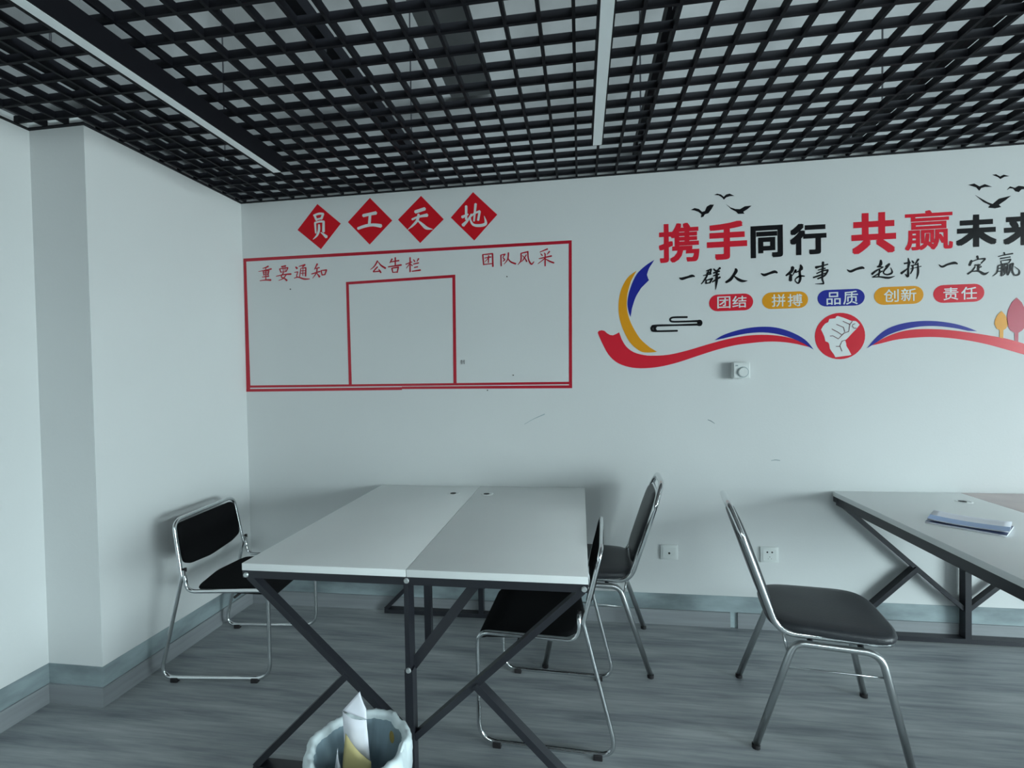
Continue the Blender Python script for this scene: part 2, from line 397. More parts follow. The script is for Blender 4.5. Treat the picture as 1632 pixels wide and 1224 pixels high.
# red diamonds
P1 = ZR(470, 315, 9.6); P2 = ZR(630, 300, 9.6)
dia = [
 (P1, [(345, 98), (703, 398), (400, 788), (42, 495)], [
   [(300, 268, 34), (335, 350, 30)], [(290, 275, 30), (370, 248, 34), (440, 250, 34)], [(436, 250, 34), (405, 330, 36)], [(325, 335, 26), (415, 318, 30)],
   [(312, 392, 32), (322, 545, 24)], [(305, 388, 28), (370, 370, 30), (450, 366, 30)], [(442, 365, 36), (440, 525, 40)],
   [(372, 415, 30), (370, 500, 36), (340, 580, 30), (280, 640, 8)], [(395, 532, 6), (440, 562, 32), (488, 605, 50)]],
   'red paper diamond bearing the first white character 员, leftmost of four'),
 (P1, [(1148, 5), (1490, 350), (1145, 718), (812, 375)], [
   [(1045, 278, 50), (1140, 255, 46), (1245, 235, 54)], [(1152, 262, 40), (1140, 415, 42)], [(965, 475, 42), (1080, 435, 46), (1200, 418, 46), (1322, 435, 58)]],
   'red paper diamond bearing the white character 工, second from the left'),
 (P2, [(395, 118), (742, 475), (382, 838), (42, 482)], [
   [(305, 365, 52), (455, 315, 52)], [(258, 480, 34), (350, 440, 32), (492, 412, 54)], [(358, 400, 36), (338, 490, 40), (270, 570, 32), (195, 632, 8)],
   [(340, 490, 20), (420, 560, 44), (480, 610, 48), (575, 630, 6)]],
   'red paper diamond bearing the white character 天, third from the left'),
 (P2, [(1190, 60), (1560, 405), (1210, 800), (850, 450)], [
   [(1085, 272, 38), (1085, 480, 36)], [(1022, 445, 46), (1115, 400, 26)], [(1035, 570, 54), (1110, 490, 34), (1165, 395, 20)],
   [(1230, 240, 40), (1205, 505, 26)], [(1145, 440, 28), (1215, 385, 26), (1295, 355, 40)], [(1292, 355, 36), (1268, 492, 36)],
   [(1145, 430, 24), (1155, 500, 28), (1200, 562, 38), (1300, 572, 46), (1378, 550, 46), (1382, 500, 32), (1360, 425, 5)]],
   'red paper diamond bearing the white character 地, rightmost of four')]
for zr, q, st, lab in dia:
    cxz = zr(sum(a[0] for a in q)/4, sum(a[1] for a in q)/4)
    e_ = empty('diamond_sign', (0, 0, 0), 0, lab, 'wall sign', 'red diamonds above the notice board')
    shape('diamond_paper', zr, q, 'red', .0004, e_, False)
    strokes('character', zr, st, 'wvin', .0012, e_, 1.0)
# tape frame
Q = ZR(360, 280, 2.814)
fr = empty('notice_board_frame', (0, 0, 0), 0, 'red tape rectangle on the back wall framing the empty notice board', 'notice board')
tapes = [[(79, 372), (1551, 290), (1551, 304), (79, 386)], [(79, 372), (91, 372), (110, 942), (108, 968), (93, 968)], [(1538, 291), (1551, 290), (1553, 940), (1539, 940)],
         [(106, 941), (1553, 924), (1553, 935), (106, 951)], [(92, 957), (790, 948), (790, 961), (92, 969)], [(790, 946), (1553, 940), (1553, 953), (790, 957)],
         [(539, 477), (1029, 444), (1029, 457), (539, 489)], [(539, 477), (551, 477), (565, 942), (552, 942)], [(1016, 445), (1029, 444), (1035, 936), (1021, 936)]]
for i, tq in enumerate(tapes): shape('tape_strip', Q, tq, 'redt', .0004+.00004*i, fr, False)
# thin headings
K = ZR(400, 400, 12.55); K2 = ZR(560, 380, 4.533)
def heading(name_lab, chars, zr, k, m='redt', name='heading_lettering', grp='red headings inside the notice board', cat='wall lettering'):
    e_ = empty(name, (0, 0, 0), 0, name_lab, cat, grp)
    for st in chars: strokes('character', zr, st, m, .0006, e_, k)
heading('thin red brushed heading 重要通知 at the left of the notice board', [
 [[(350, 305, 26), (300, 330, 20), (235, 350, 10)], [(150, 412, 8), (300, 385, 18), (412, 358, 24)], [(245, 410, 16), (262, 490, 16)], [(250, 405, 12), (362, 392, 18)], [(362, 392, 18), (345, 482, 16)], [(258, 432, 12), (350, 425, 12)], [(262, 466, 12), (345, 458, 12)], [(300, 335, 14), (300, 580, 18)], [(225, 522, 12), (362, 505, 22)], [(180, 595, 12), (300, 582, 20), (402, 582, 32)]],
 [[(610, 318, 24), (700, 296, 22)], [(575, 358, 20), (600, 430, 18)], [(575, 358, 14), (742, 335, 20)], [(742, 335, 20), (704, 415, 18)], [(642, 310, 12), (650, 415, 12)], [(682, 310, 12), (685, 405, 12)], [(600, 425, 12), (702, 415, 12)], [(505, 508, 12), (650, 475, 18), (805, 462, 28)], [(655, 435, 18), (608, 515, 18), (680, 555, 20), (722, 592, 32)], [(705, 478, 18), (650, 550, 16), (555, 592, 8)]],
 [[(895, 320, 20), (925, 350, 34)], [(870, 430, 12), (940, 418, 18)], [(940, 418, 16), (915, 500, 16), (935, 520, 14)], [(865, 545, 12), (950, 525, 18), (1060, 560, 26), (1175, 560, 14)], [(960, 310, 12), (1085, 275, 24)], [(1085, 275, 22), (1030, 325, 16)], [(1000, 350, 14), (975, 515, 16)], [(1000, 350, 12), (1102, 335, 20)], [(1100, 335, 20), (1095, 505, 22)], [(1000, 400, 12), (1090, 392, 12)], [(1000, 450, 12), (1090, 440, 12)], [(1045, 345, 12), (1040, 495, 14)]],
 [[(1330, 258, 28), (1270, 372, 10)], [(1280, 352, 12), (1372, 335, 20)], [(1212, 462, 16), (1382, 410, 22)], [(1325, 345, 18), (1310, 440, 20), (1235, 548, 8)], [(1318, 440, 10), (1375, 520, 34)], [(1403, 392, 22), (1425, 485, 18)], [(1403, 392, 14), (1518, 382, 26)], [(1512, 385, 24), (1480, 475, 20)], [(1425, 482, 18), (1485, 472, 20)]]], K, 1.3)
heading('thin red brushed heading 公告栏 above the small inner frame', [
 [[(190, 162, 9), (168, 200, 7), (138, 226, 3)], [(195, 170, 4), (215, 195, 9), (248, 216, 11)], [(190, 205, 8), (158, 240, 7)], [(158, 242, 6), (212, 236, 8)], [(198, 222, 5), (214, 248, 10)]],
 [[(295, 148, 9), (278, 178, 4)], [(285, 170, 6), (345, 160, 8)], [(318, 138, 8), (318, 196, 7)], [(266, 206, 6), (362, 192, 10)], [(293, 215, 8), (300, 247, 6)], [(295, 215, 6), (342, 208, 9)], [(340, 210, 8), (332, 247, 7)], [(300, 246, 6), (332, 243, 6)]],
 [[(393, 187, 6), (437, 170, 7)], [(425, 138, 8), (425, 242, 8)], [(423, 182, 6), (398, 216, 3)], [(428, 185, 4), (441, 198, 7)], [(449, 153, 5), (459, 168, 8)], [(487, 146, 9), (474, 168, 4)], [(449, 186, 6), (487, 177, 8)], [(454, 211, 6), (481, 205, 7)], [(438, 238, 6), (500, 229, 10)]]], K2, 1.25)
heading('thin red brushed heading 团队风采 at the right of the notice board', [
 [[(950, 118, 8), (956, 192, 7)], [(948, 118, 6), (1022, 110, 8)], [(1020, 110, 9), (1023, 204, 9)], [(963, 142, 5), (1010, 134, 7)], [(992, 124, 7), (990, 176, 6)], [(988, 145, 5), (964, 170, 3)], [(955, 189, 6), (1018, 182, 6)]],
 [[(1080, 120, 7), (1083, 200, 7)], [(1082, 120, 5), (1112, 114, 8)], [(1110, 116, 7), (1096, 138, 5), (1108, 154, 7), (1094, 166, 4)], [(1135, 103, 8), (1130, 150, 7), (1103, 187, 3)], [(1130, 140, 4), (1150, 168, 8), (1188, 184, 10)]],
 [[(1226, 108, 8), (1225, 160, 7), (1203, 190, 3)], [(1225, 108, 6), (1278, 96, 9)], [(1275, 98, 8), (1280, 150, 7), (1300, 186, 9), (1320, 168, 4)], [(1264, 118, 6), (1245, 150, 6), (1228, 170, 3)], [(1236, 124, 4), (1255, 145, 6), (1268, 168, 8)]],
 [[(1418, 76, 9), (1362, 99, 4)], [(1368, 110, 4), (1380, 124, 8)], [(1393, 104, 4), (1402, 117, 8)], [(1432, 94, 9), (1414, 116, 4)], [(1355, 147, 5), (1447, 127, 9)], [(1400, 115, 7), (1400, 200, 8)], [(1398, 145, 6), (1348, 184, 3)], [(1402, 147, 4), (1430, 164, 8), (1464, 177, 9)]]], K2, 1.25)

# big slogan
def slogan(lab, chars, m):
    e_ = empty('slogan_lettering', (0, 0, 0), 0, lab, 'wall lettering', 'large bold slogan lettering')
    for ch, bx in chars: glyph('character', ch, bx, m, .0004, e_, {'赢': .013, '携': .022}.get(ch, .034))
slogan('large bold red vinyl characters 携手 opening the wall slogan', [('携', (1050, 354, 1114.5, 420)), ('手', (1126.4, 351, 1190.7, 415.4))], 'bred')
slogan('large bold black vinyl characters 同行 in the wall slogan', [('同', (1196.3, 358, 1247.7, 412)), ('行', (1258.8, 354.3, 1317.2, 407.6))], 'black')
slogan('large bold red vinyl characters 共赢 in the wall slogan', [('共', (1356.8, 337, 1428, 406)), ('赢', (1442, 333, 1518.6, 400.3))], 'bred')
slogan('large bold black vinyl characters 未来 ending the wall slogan', [('未', (1523.2, 340.2, 1588.4, 395.4)), ('来', (1598.5, 336.5, 1665, 392.6))], 'black')
# brush line
G = 'black brush lettering under the slogan'
heading('black brush lettering 一群人, first phrase under the slogan', [
 [[(160, 285, 14), (210, 305, 44), (330, 272, 38), (415, 248, 44), (468, 262, 16)]],
 [[(695, 152, 16), (800, 115, 30)], [(795, 115, 30), (770, 225, 24)], [(635, 242, 14), (795, 205, 24)], [(700, 192, 16), (790, 172, 18)], [(745, 130, 24), (700, 270, 28), (600, 412, 14)], [(700, 325, 26), (690, 405, 26)], [(700, 338, 18), (825, 300, 28)], [(815, 305, 28), (765, 392, 26)], [(700, 398, 18), (770, 385, 20)], [(845, 110, 22), (882, 148, 30)], [(975, 88, 36), (918, 142, 16)], [(838, 192, 22), (965, 152, 28)], [(838, 248, 20), (955, 212, 26)], [(815, 372, 20), (975, 272, 32)], [(905, 140, 34), (905, 330, 44), (885, 522, 6)]],
 [[(1282, 105, 30), (1295, 150, 52), (1240, 240, 42), (1180, 320, 48), (1090, 378, 36)], [(1240, 240, 12), (1330, 312, 42), (1420, 350, 42), (1518, 345, 8)]]], ZR(1070, 420, 12.55), 1.25, 'black', 'brush_lettering', G)
heading('black brush lettering 一件事, second phrase under the slogan', [
 [[(150, 302, 14), (210, 330, 38), (300, 302, 34), (400, 270, 42), (452, 290, 24)]],
 [[(738, 182, 48), (715, 260, 44), (612, 342, 24)], [(702, 320, 38), (695, 435, 50)], [(730, 345, 10), (800, 230, 28), (790, 282, 22), (925, 222, 12)], [(882, 142, 20), (898, 200, 50), (868, 260, 32), (878, 400, 36), (840, 482, 26), (786, 440, 16), (800, 395, 16), (870, 352, 28), (958, 352, 18)]],
 [[(1302, 88, 34), (1298, 150, 34), (1285, 380, 28), (1310, 478, 24), (1290, 492, 22), (1155, 496, 6)], [(1165, 192, 40), (1290, 160, 20), (1392, 130, 20)], [(1205, 240, 14), (1345, 205, 22)], [(1180, 305, 16), (1300, 252, 20), (1398, 238, 26)], [(1392, 245, 26), (1330, 340, 28), (1200, 402, 22)], [(1120, 378, 24), (1240, 338, 24), (1345, 295, 14)]]], ZR(1200, 410, 11.66), 1.3, 'black', 'brush_lettering', G)
heading('black brush lettering 一起拼, third phrase under the slogan', [
 [[(115, 348, 12), (180, 380, 34), (290, 337, 34), (390, 312, 40), (434, 325, 20)]],
 [[(742, 172, 26), (742, 240, 46), (705, 285, 24)], [(680, 292, 26), (792, 300, 14)], [(575, 432, 34), (670, 360, 24), (780, 308, 12)], [(590, 488, 20), (670, 440, 18), (770, 372, 16)], [(722, 355, 28), (702, 462, 22)], [(590, 490, 14), (720, 482, 22), (880, 500, 32), (1003, 468, 6)], [(825, 292, 14), (905, 240, 30)], [(900, 245, 30), (850, 310, 30), (800, 372, 20), (800, 420, 20), (870, 440, 24), (952, 400, 26), (925, 305, 5)]],
 [[(1250, 132, 12), (1265, 220, 36), (1250, 330, 28), (1245, 472, 36), (1195, 430, 12)], [(1178, 235, 26), (1292, 214, 22)], [(1120, 418, 38), (1210, 350, 22), (1265, 300, 12)], [(1325, 185, 22), (1352, 222, 30)], [(1444, 152, 28), (1380, 240, 16)], [(1300, 275, 14), (1440, 245, 18)], [(1290, 335, 10), (1492, 285, 14)], [(1335, 270, 26), (1335, 340, 24), (1292, 425, 16)], [(1430, 220, 16), (1435, 400, 30), (1405, 522, 5)]]], ZR(1340, 400, 11.66), 1.3, 'black', 'brush_lettering', G)
heading('black brush lettering 一定赢, last phrase under the slogan', [
 [[(175, 343, 12), (230, 378, 30), (330, 336, 30), (440, 312, 38), (493, 330, 18)]],
 [[(828, 195, 36), (842, 245, 30)], [(735, 272, 34), (698, 355, 36)], [(735, 292, 14), (850, 250, 16), (968, 240, 26)], [(965, 245, 26), (895, 322, 14)], [(785, 352, 22), (885, 346, 20)], [(850, 340, 32), (845, 452, 32)], [(850, 395, 18), (900, 375, 22)], [(795, 375, 18), (740, 450, 22), (665, 502, 26)], [(735, 462, 12), (850, 452, 26), (950, 502, 38), (1030, 465, 6)]],
 [[(1288, 135, 26), (1305, 182, 16)], [(1185, 205, 12), (1300, 175, 18), (1440, 152, 20)], [(1225, 238, 20), (1398, 210, 16)], [(1235, 280, 16), (1245, 332, 16)], [(1235, 277, 12), (1405, 252, 22)], [(1402, 258, 22), (1368, 312, 16)], [(1245, 332, 14), (1370, 312, 14)], [(1185, 360, 20), (1170, 470, 22), (1095, 538, 8)], [(1185, 360, 18), (1262, 340, 24)], [(1255, 340, 26), (1245, 535, 30)], [(1185, 410, 16), (1250, 400, 16)], [(1180, 460, 16), (1250, 450, 16)], [(1290, 345, 20), (1290, 480, 18)], [(1290, 345, 16), (1352, 335, 18)], [(1350, 335, 20), (1345, 480, 20)], [(1320, 370, 22), (1310, 470, 22), (1270, 530, 12)], [(1325, 470, 10), (1355, 520, 22)], [(1388, 335, 20), (1385, 450, 20), (1360, 520, 8)], [(1385, 335, 16), (1445, 320, 22)], [(1400, 400, 30), (1410, 440, 20)], [(1440, 320, 28), (1425, 430, 28), (1465, 520, 22), (1540, 505, 26), (1545, 440, 14), (1462, 372, 5)]]], ZR(1480, 390, 10.74), 1.2, 'black', 'brush_lettering', G)
# pills
def pill(x0, y0, x1, y1, m, c1, b1, c2, b2, lab):
    e_ = empty('word_badge', (0, 0, 0), 0, lab, 'wall badge', 'rounded word badges under the slogan')
    cx, cy = (x0+x1)/2, (y0+y1)/2; sl = -.03*(x1-x0)/2
    X0, X1 = W(x0, cy)[0], W(x1, cy)[0]; zt, zb = W(cx, y0-sl)[1], W(cx, y1+sl)[1]; r = (zt-zb)/2*.99; zc = (zt+zb)/2
    pts = [(X1-r+r*cos(a), zc+r*sin(a)) for a in [(-90+i*15)*pi/180 for i in range(13)]]+[(X0+r+r*cos(a), zc+r*sin(a)) for a in [(90+i*15)*pi/180 for i in range(13)]]
    bm = BM(); plate(bm, pts, .0004); link('badge', bm, m, e_)
    glyph('character', c1, b1, 'wvin', .0012, e_, .008); glyph('character', c2, b2, 'wvin', .0012, e_, .008)
pill(1130, 467.5, 1200.3, 496.5, 'bred', '团', (1143, 472, 1164, 492), '结', (1167, 471, 1189.5, 491), 'rounded red badge with the white word 团结, leftmost of five')
pill(1214.6, 464, 1287.8, 493, 'orange', '拼', (1229.6, 468.5, 1251.5, 489.5), '搏', (1255, 468, 1278.6, 489), 'rounded orange badge with the white word 拼搏, second of five')
pill(1302.9, 460, 1378, 489, 'blue', '品', (1317, 465, 1339.5, 486.5), '质', (1343.5, 463, 1367, 486), 'rounded dark blue badge with the white word 品质, middle of five')
pill(1393, 455.3, 1471.7, 486.4, 'orange', '创', (1408.3, 460.5, 1432, 482), '新', (1435.5, 459, 1460, 480.5), 'rounded orange badge with the white word 创新, fourth of five')
pill(1487.3, 452, 1568.6, 483.2, 'bred', '责', (1503, 457.5, 1527, 479), '任', (1531.4, 456.5, 1556.6, 478), 'rounded red badge with the white word 责任, rightmost of five')

R2 = ZR(930, 250, 3.308); R3 = ZR(1270, 250, 3.309); RF = ZR(1290, 490, 13.6)
def one(name, zr, pts, m, lab, cat, grp=None, y0=.0004, sm=True):
    o = shape(name, zr, pts, m, y0, None, sm); return tag(o, lab, cat, grp)
def onem(name, zr, pts, m, parent, y0=.0004): return shape(name, zr, pts, m, y0, parent, False)
def dense(top, bot): return spline(top, 4)+spline(bot, 4)
rib = empty('ribbon_decal', (0, 0, 0), 0, 'red and blue ribbon decal sweeping left of the fist emblem with an orange crescent', 'wall decal', 'ribbon decals')
onem('red_ribbon', R2, [(75, 927), (80, 918), (95, 914), (110, 917), (124, 930), (140, 939), (155, 941), (172, 934), (188, 925)]+spline([(200, 960), (225, 1000), (265, 1030), (320, 1045), (370, 1048), (450, 1043), (550, 1020), (650, 990), (750, 963), (850, 944), (940, 938), (1020, 942), (1090, 955), (1150, 978), (1190, 1003)], 3)
     + spline([(1130, 988), (1060, 977), (980, 974), (900, 980), (800, 993), (700, 1018), (600, 1050), (500, 1083), (420, 1103), (350, 1113), (280, 1114), (220, 1103), (170, 1080), (130, 1040), (100, 985), (82, 945)], 3), 'bred', rib)
onem('orange_crescent', R2, dense([(280, 600), (230, 640), (195, 710), (184, 790), (192, 860), (215, 925), (250, 985), (300, 1025), (340, 1032), (388, 1028)], [(350, 1005), (300, 960), (262, 900), (240, 850), (228, 790), (232, 720), (250, 655)]), 'orange', rib)
onem('blue_leaf', R2, dense([(373, 543), (325, 575), (280, 620), (248, 690), (232, 760), (236, 810), (248, 845)], [(255, 800), (275, 740), (305, 690)])+[(345, 650), (340, 640)]+spline([(334, 622), (345, 588), (360, 565)], 2), 'blue', rib)
onem('blue_swoosh', R2, dense([(690, 967), (740, 938), (820, 912), (900, 898), (980, 896), (1050, 908), (1120, 935), (1175, 970), (1213, 1016)], [(1160, 985), (1100, 957), (1030, 936), (950, 926), (870, 930), (790, 945), (740, 957)]), 'blue', rib)
rib = empty('ribbon_decal', (0, 0, 0), 0, 'red and blue ribbon decal sweeping right of the fist emblem', 'wall decal', 'ribbon decals')
onem('blue_swoosh', R3, dense([(368, 1010), (420, 950), (480, 905), (560, 878), (650, 866), (740, 867), (830, 880), (900, 900), (950, 920)], [(900, 917), (830, 903), (740, 893), (650, 895), (560, 912), (480, 940), (420, 978)]), 'blue', rib)
onem('red_ribbon', R3, dense([(395, 995), (450, 960), (520, 930), (600, 912), (700, 908), (800, 913), (900, 925), (1000, 940), (1100, 958), (1198, 985), (1330, 1025), (1450, 1040), (1560, 1030)], [(1560, 1075), (1450, 1090), (1330, 1080), (1198, 1043), (1100, 1015), (1000, 988), (900, 968), (800, 955), (700, 950), (600, 955), (520, 965), (450, 982)]), 'bred', rib)
# cloud motif
cl = empty('cloud_decal', (0, 0, 0), 0, 'small black curled cloud line decal left of the ribbons', 'wall decal')
strokes('cloud_line', R2, [[(547, 845, 7), (480, 846, 7), (460, 851, 7), (457, 861, 7), (470, 869, 7), (540, 868, 7), (600, 866, 8)], [(600, 884, 8), (500, 887, 7), (380, 890, 8), (362, 897, 9), (360, 910, 9), (378, 919, 7), (495, 917, 7)],
        [(600, 867, 10), (612, 871, 18), (612, 880, 18), (600, 884, 10)], [(385, 892, 6), (376, 900, 10), (376, 910, 10), (385, 918, 6)]], 'black', .0004, cl, 1.45)
# birds
BG = 'black bird decals above the slogan'
for zr, pts, lab in ((R2, [(565, 280), (585, 270), (608, 275), (625, 290), (640, 286), (650, 262), (668, 252), (688, 252), (675, 275), (658, 298), (640, 303), (632, 316), (618, 320), (622, 303), (605, 290), (585, 283)], 'black bird decal with raised wings above the character 携'),
    (R2, [(688, 201), (705, 194), (725, 199), (739, 211), (751, 199), (770, 194), (795, 206), (770, 208), (752, 214), (740, 226), (730, 214), (712, 203)], 'small black bird decal, topmost of the three at the left'),
    (R2, [(753, 250), (775, 267), (800, 275), (825, 276), (850, 261), (886, 257), (865, 275), (842, 290), (848, 300), (815, 301), (805, 290), (775, 273)], 'black bird decal with spread wings above the character 手'),
    (R3, [(1030, 95), (1050, 92), (1071, 104), (1090, 94), (1120, 102), (1095, 105), (1073, 117), (1060, 107)], 'small black bird decal, topmost of the flock at the right'),
    (R3, [(903, 148), (935, 141), (962, 156), (990, 144), (1029, 158), (992, 159), (972, 165), (961, 179), (945, 161)], 'small black bird decal, leftmost of the flock at the right'),
    (R3, [(1106, 176), (1124, 156), (1150, 164), (1168, 153), (1190, 155), (1212, 163), (1234, 178), (1206, 170), (1184, 172), (1170, 186), (1152, 182), (1140, 168), (1122, 166)], 'small black bird decal, rightmost of the flock at the right'),
    (R3, [(940, 202), (975, 222), (1005, 239), (1032, 249), (1065, 221), (1129, 205), (1100, 229), (1065, 253), (1077, 265), (1045, 272), (1008, 268), (1018, 255), (983, 238)], 'large black bird decal just above the characters 赢未')):
    one('bird_decal', zr, pts, 'black', lab, 'bird decal', BG, sm=False)
# trees
for pts, m, lab in (([(1078, 813), (1098, 835), (1110, 862), (1113, 885), (1102, 905), (1088, 914), (1087, 958), (1068, 953), (1068, 914), (1052, 905), (1041, 882), (1044, 858), (1058, 832)], 'orange', 'small orange tree decal on the red ribbon'),
    ([(1158, 742), (1185, 768), (1205, 810), (1213, 860), (1205, 895), (1188, 915), (1167, 928), (1166, 975), (1147, 969), (1147, 928), (1125, 915), (1110, 890), (1105, 860), (1112, 810), (1132, 768)], 'pink', 'taller rose tree decal at the right edge of the ribbon')):
    one('tree_decal', R3, pts, m, lab, 'tree decal', 'tree decals on the ribbon', .0010, sm=False)
# fist emblem
e_ = empty('fist_emblem', (0, 0, 0), 0, 'round red emblem with a white raised fist between the ribbons', 'wall emblem')
c0 = RF(658, 620); rx = (RF(1203, 620)[0]-RF(113, 620)[0])/2
bm = BM(); plate(bm, [(c0[0]+rx*cos(2*pi*k/40), c0[1]+rx*sin(2*pi*k/40)) for k in range(40)], .0004); link('red_disc', bm, 'bred', e_)
shape('fist', RF, [(610, 185), (740, 225), (900, 290), (1000, 295), (1040, 325), (1085, 375), (1010, 470), (920, 560), (840, 650), (770, 715), (790, 770), (800, 840), (850, 920), (905, 1025), (860, 1040), (560, 1080), (530, 1020), (470, 940), (440, 890), (425, 790), (400, 755), (345, 735), (320, 630), (285, 550), (250, 480), (290, 410), (340, 350), (405, 320), (430, 250), (560, 235), (580, 195)], 'wvin', .0012, e_, False)
strokes('fist_line', RF, [[(a_, b_, 15) for a_, b_ in q] for q in ([(720, 300), (865, 365)], [(925, 298), (875, 365), (858, 440), (848, 520), (745, 560), (680, 620), (622, 682), (500, 615), (440, 622)], [(580, 368), (735, 432), (762, 530)], [(480, 468), (600, 530), (690, 590)],
        [(985, 352), (935, 368), (925, 410), (960, 450), (1012, 450)], [(775, 708), (705, 728), (655, 830), (672, 880), (702, 948)], [(570, 845), (652, 845)])], 'fline', .0022, e_, 1, False)

# ------------------------------------------------------------------ wall fittings
def plug(px, label, holes):
    x0, x1, z0, z1 = px
    e_ = empty('wall_socket', ((x0+x1)/2, 0, (z0+z1)/2), 0, label, 'wall socket'); hx, hz = (x1-x0)/2, (z1-z0)/2
    auto_smooth(link('faceplate', box(BM(), (-hx, -.009, -hz), (hx, -.0002, hz), .003), 'white', e_))
    ins = link('insert', box(BM(), (-hx*.72, -.0105, -hz*.72), (hx*.72, -.009, hz*.72)), 'white', e_)
    for dx, dz, r in holes: link('pin_hole', disc(BM(), (dx, -.0112, dz), r, .0006, 'y', 10), 'dark', ins)
plug((2.474, 2.567, .360, .441), 'white single-hole aerial socket low on the back wall, left of the two', [(0, -.004, .006)])
plug((2.992, 3.084, .362, .445), 'white mains socket low on the back wall, right of the two', [(-.012, .015, .0045), (.012, .015, .0045), (0, -.010, .002), (-.008, -.02, .0015), (.008, -.02, .0015)])
e_ = empty('thermostat', (2.896, 0, 1.392), 0, 'white square dial thermostat on the back wall beneath the red ribbon', 'thermostat')
auto_smooth(link('body', box(BM(), (-.043, -.040, -.043), (.043, -.0002, .043), .004), 'white', e_))
link('front_panel', box(BM(), (-.038, -.043, -.038), (.038, -.040, .038)), 'white', e_)
dl = auto_smooth(link('dial', disc(BM(), (.006, -.043, -.010), .026, -.010, 'y', 28, .022), 'white', e_))
link('dial_ring', disc(BM(), (.006, -.0432, -.010), .029, -.0008, 'y', 28), 'band', dl)
link('switch', box(BM(), (-.030, -.0445, .022), (-.018, -.043, .028)), 'band', e_)
for (px, py), lab in (((463, 461), 'small dark nail in the wall under the heading 重要通知'), ((818, 598), 'small dark nail in the wall near the lower right of the notice board'), ((777, 622), 'small dark nail in the wall just under the notice board'), ((808, 441), 'small grey nail stub in the wall under the heading 团队风采')):
    x, z = W(px, py); o = link('nail', disc(BM(), (0, -.0002, 0), .0035, -.003, 'y', 10), 'dark', None, False, (x, 0, z)); tag(o, lab, 'nail', 'nails in the back wall')
for k_, (st, lab) in enumerate((([(1128, 669, 1.0), (1133, 671, 1.4), (1139, 675, .8)], 'faint grey scratch on the wall below the thermostat'), ([(1229, 734, .8), (1236, 733, 1.4), (1243, 734, 1.0)], 'faint grey double scratch on the wall between the chair and the thermostat'), ([(836, 676, .6), (850, 668, .8), (868, 660, 1.6)], 'faint grey scratch on the wall above the left desk'))):
    o = strokes('wall_scratch', ZR(0, 0, 1), [st], 'band', .0002, None); tag(o, lab, 'scratch', 'scratches in the back wall')
x, z = W(738, 577); o = link('wall_plug', box(box(BM(), (-.010, -.003, -.012), (-.004, -.0002, .012)), (.004, -.003, -.012), (.010, -.0002, .012)), 'slab', None, False, (x, 0, z)); tag(o, 'pair of small grey adhesive stubs beside the inner frame', 'wall hook')

# ------------------------------------------------------------------ desks
def desk(X0, label, second='top'):
    T = empty('double_desk', (X0, -.006, 0), 0, label, 'desk', 'white double desks against the back wall')
    Wd, L = 1.2, 1.2
    for k, m in ((0, 'top'), (1, second)):
        o = auto_smooth(link('desktop', box(BM(), (k*.6+.0012, -L, .725), (k*.6+.5988, 0, .75), .0012), m, T))
        if m != 'top': o['label'] = 'pale pink desktop'
        if m != 'top': continue
        gx = .6-.110 if k == 0 else .6+.075
        bm = BM(); pr = [(.030, 0), (.034, .0012), (.024, .0018), (.020, .0004)]
        rings = [[bm.verts.new((gx+r*cos(2*pi*i/24), -.178+r*sin(2*pi*i/24), .7500+h)) for i in range(24)] for r, h in ((.034, 0), (.033, .0018), (.025, .0018), (.022, .0004))]
        for a, c in zip(rings, rings[1:]):
            for i in range(24): bm.faces.new((a[i], a[(i+1) % 24], c[(i+1) % 24], c[i]))
        link('cable_grommet', bm, 'top', o, True)
        link('grommet_hole', disc(BM(), (gx-.004, -.174, .7502), .016, .0012, 'z', 20), 'dark', o)
    z0, z1 = .695, .7248
    bm = BM(); box(bm, (1.10, -1.15, .680), (1.15, -1.13, .7148)); link('corner_bracket', bm, 'bolt', T)
    link('side_rail', box(BM(), (.003, -1.17, z0-.010), (.025, -.03, z1)), 'steel', T)
    link('side_rail', box(BM(), (1.175, -1.17, z0-.010), (1.197, -.03, z1)), 'steel', T)
    link('middle_rail', box(BM(), (.578, -1.17, z0), (.622, -.03, z1)), 'steel', T)
    for yf, s in ((-1.176, -1), (-.027, 1)):
        link('top_rail', box(BM(), (.002, yf-.022, z0+.003), (1.198, yf+.022, z1)), 'steel', T)
        link('bottom_rail', box(BM(), (.02, yf-.022, .004), (1.18, yf+.022, .028)), 'steel', T)
        link('center_post', box(box(BM(), (.586, yf-.022, .028), (.614, yf+.018, .41)), (.590, yf-.022, .41), (.606, yf+.030, z0+.003)), 'steel', T)
        for sx in (-1, 1):
            cx = .6
            bm = BM(); beam(bm, (cx+sx*.582, yf, .700), (cx+sx*.012, yf, .175), .021, .030); link('diagonal_brace', bm, 'steel', T)
            bm = BM(); beam(bm, (cx+sx*.225, yf, .372), (cx+sx*.575, yf, .026), .022, .040); link('foot_brace', bm, 'steel', T)
        for bx_, bz in ((.015, .709), (.600, .712), (1.185, .709), (.600, .410)):
            y = yf+s*.022; link('bolt', disc(BM(), (bx_, y, bz), .0095, s*.005, 'y', 14, .007), 'bolt', T)
    # under-top bracket near the front end
    bm = BM(); beam(bm, (.628, -1.06, z0), (.628, -1.06, .44), .024, .024); link('hanging_bracket', bm, 'steel', T)
    bm = BM(); beam(bm, (.605, -1.165, .41), (.835, -1.09, z0), .034, .008, (.2, 1, 0)); link('bracket_brace', bm, 'steel', T)
    link('front_cross_rail', box(BM(), (.60, -1.12, z0), (.86, -1.03, z0+.028)), 'steel', T)
    return T
desk(.870, 'white double desk on black steel truss frame, standing in the left corner')
desk(3.350, 'white double desk on black steel truss frame at the right, with papers on it', 'topp')

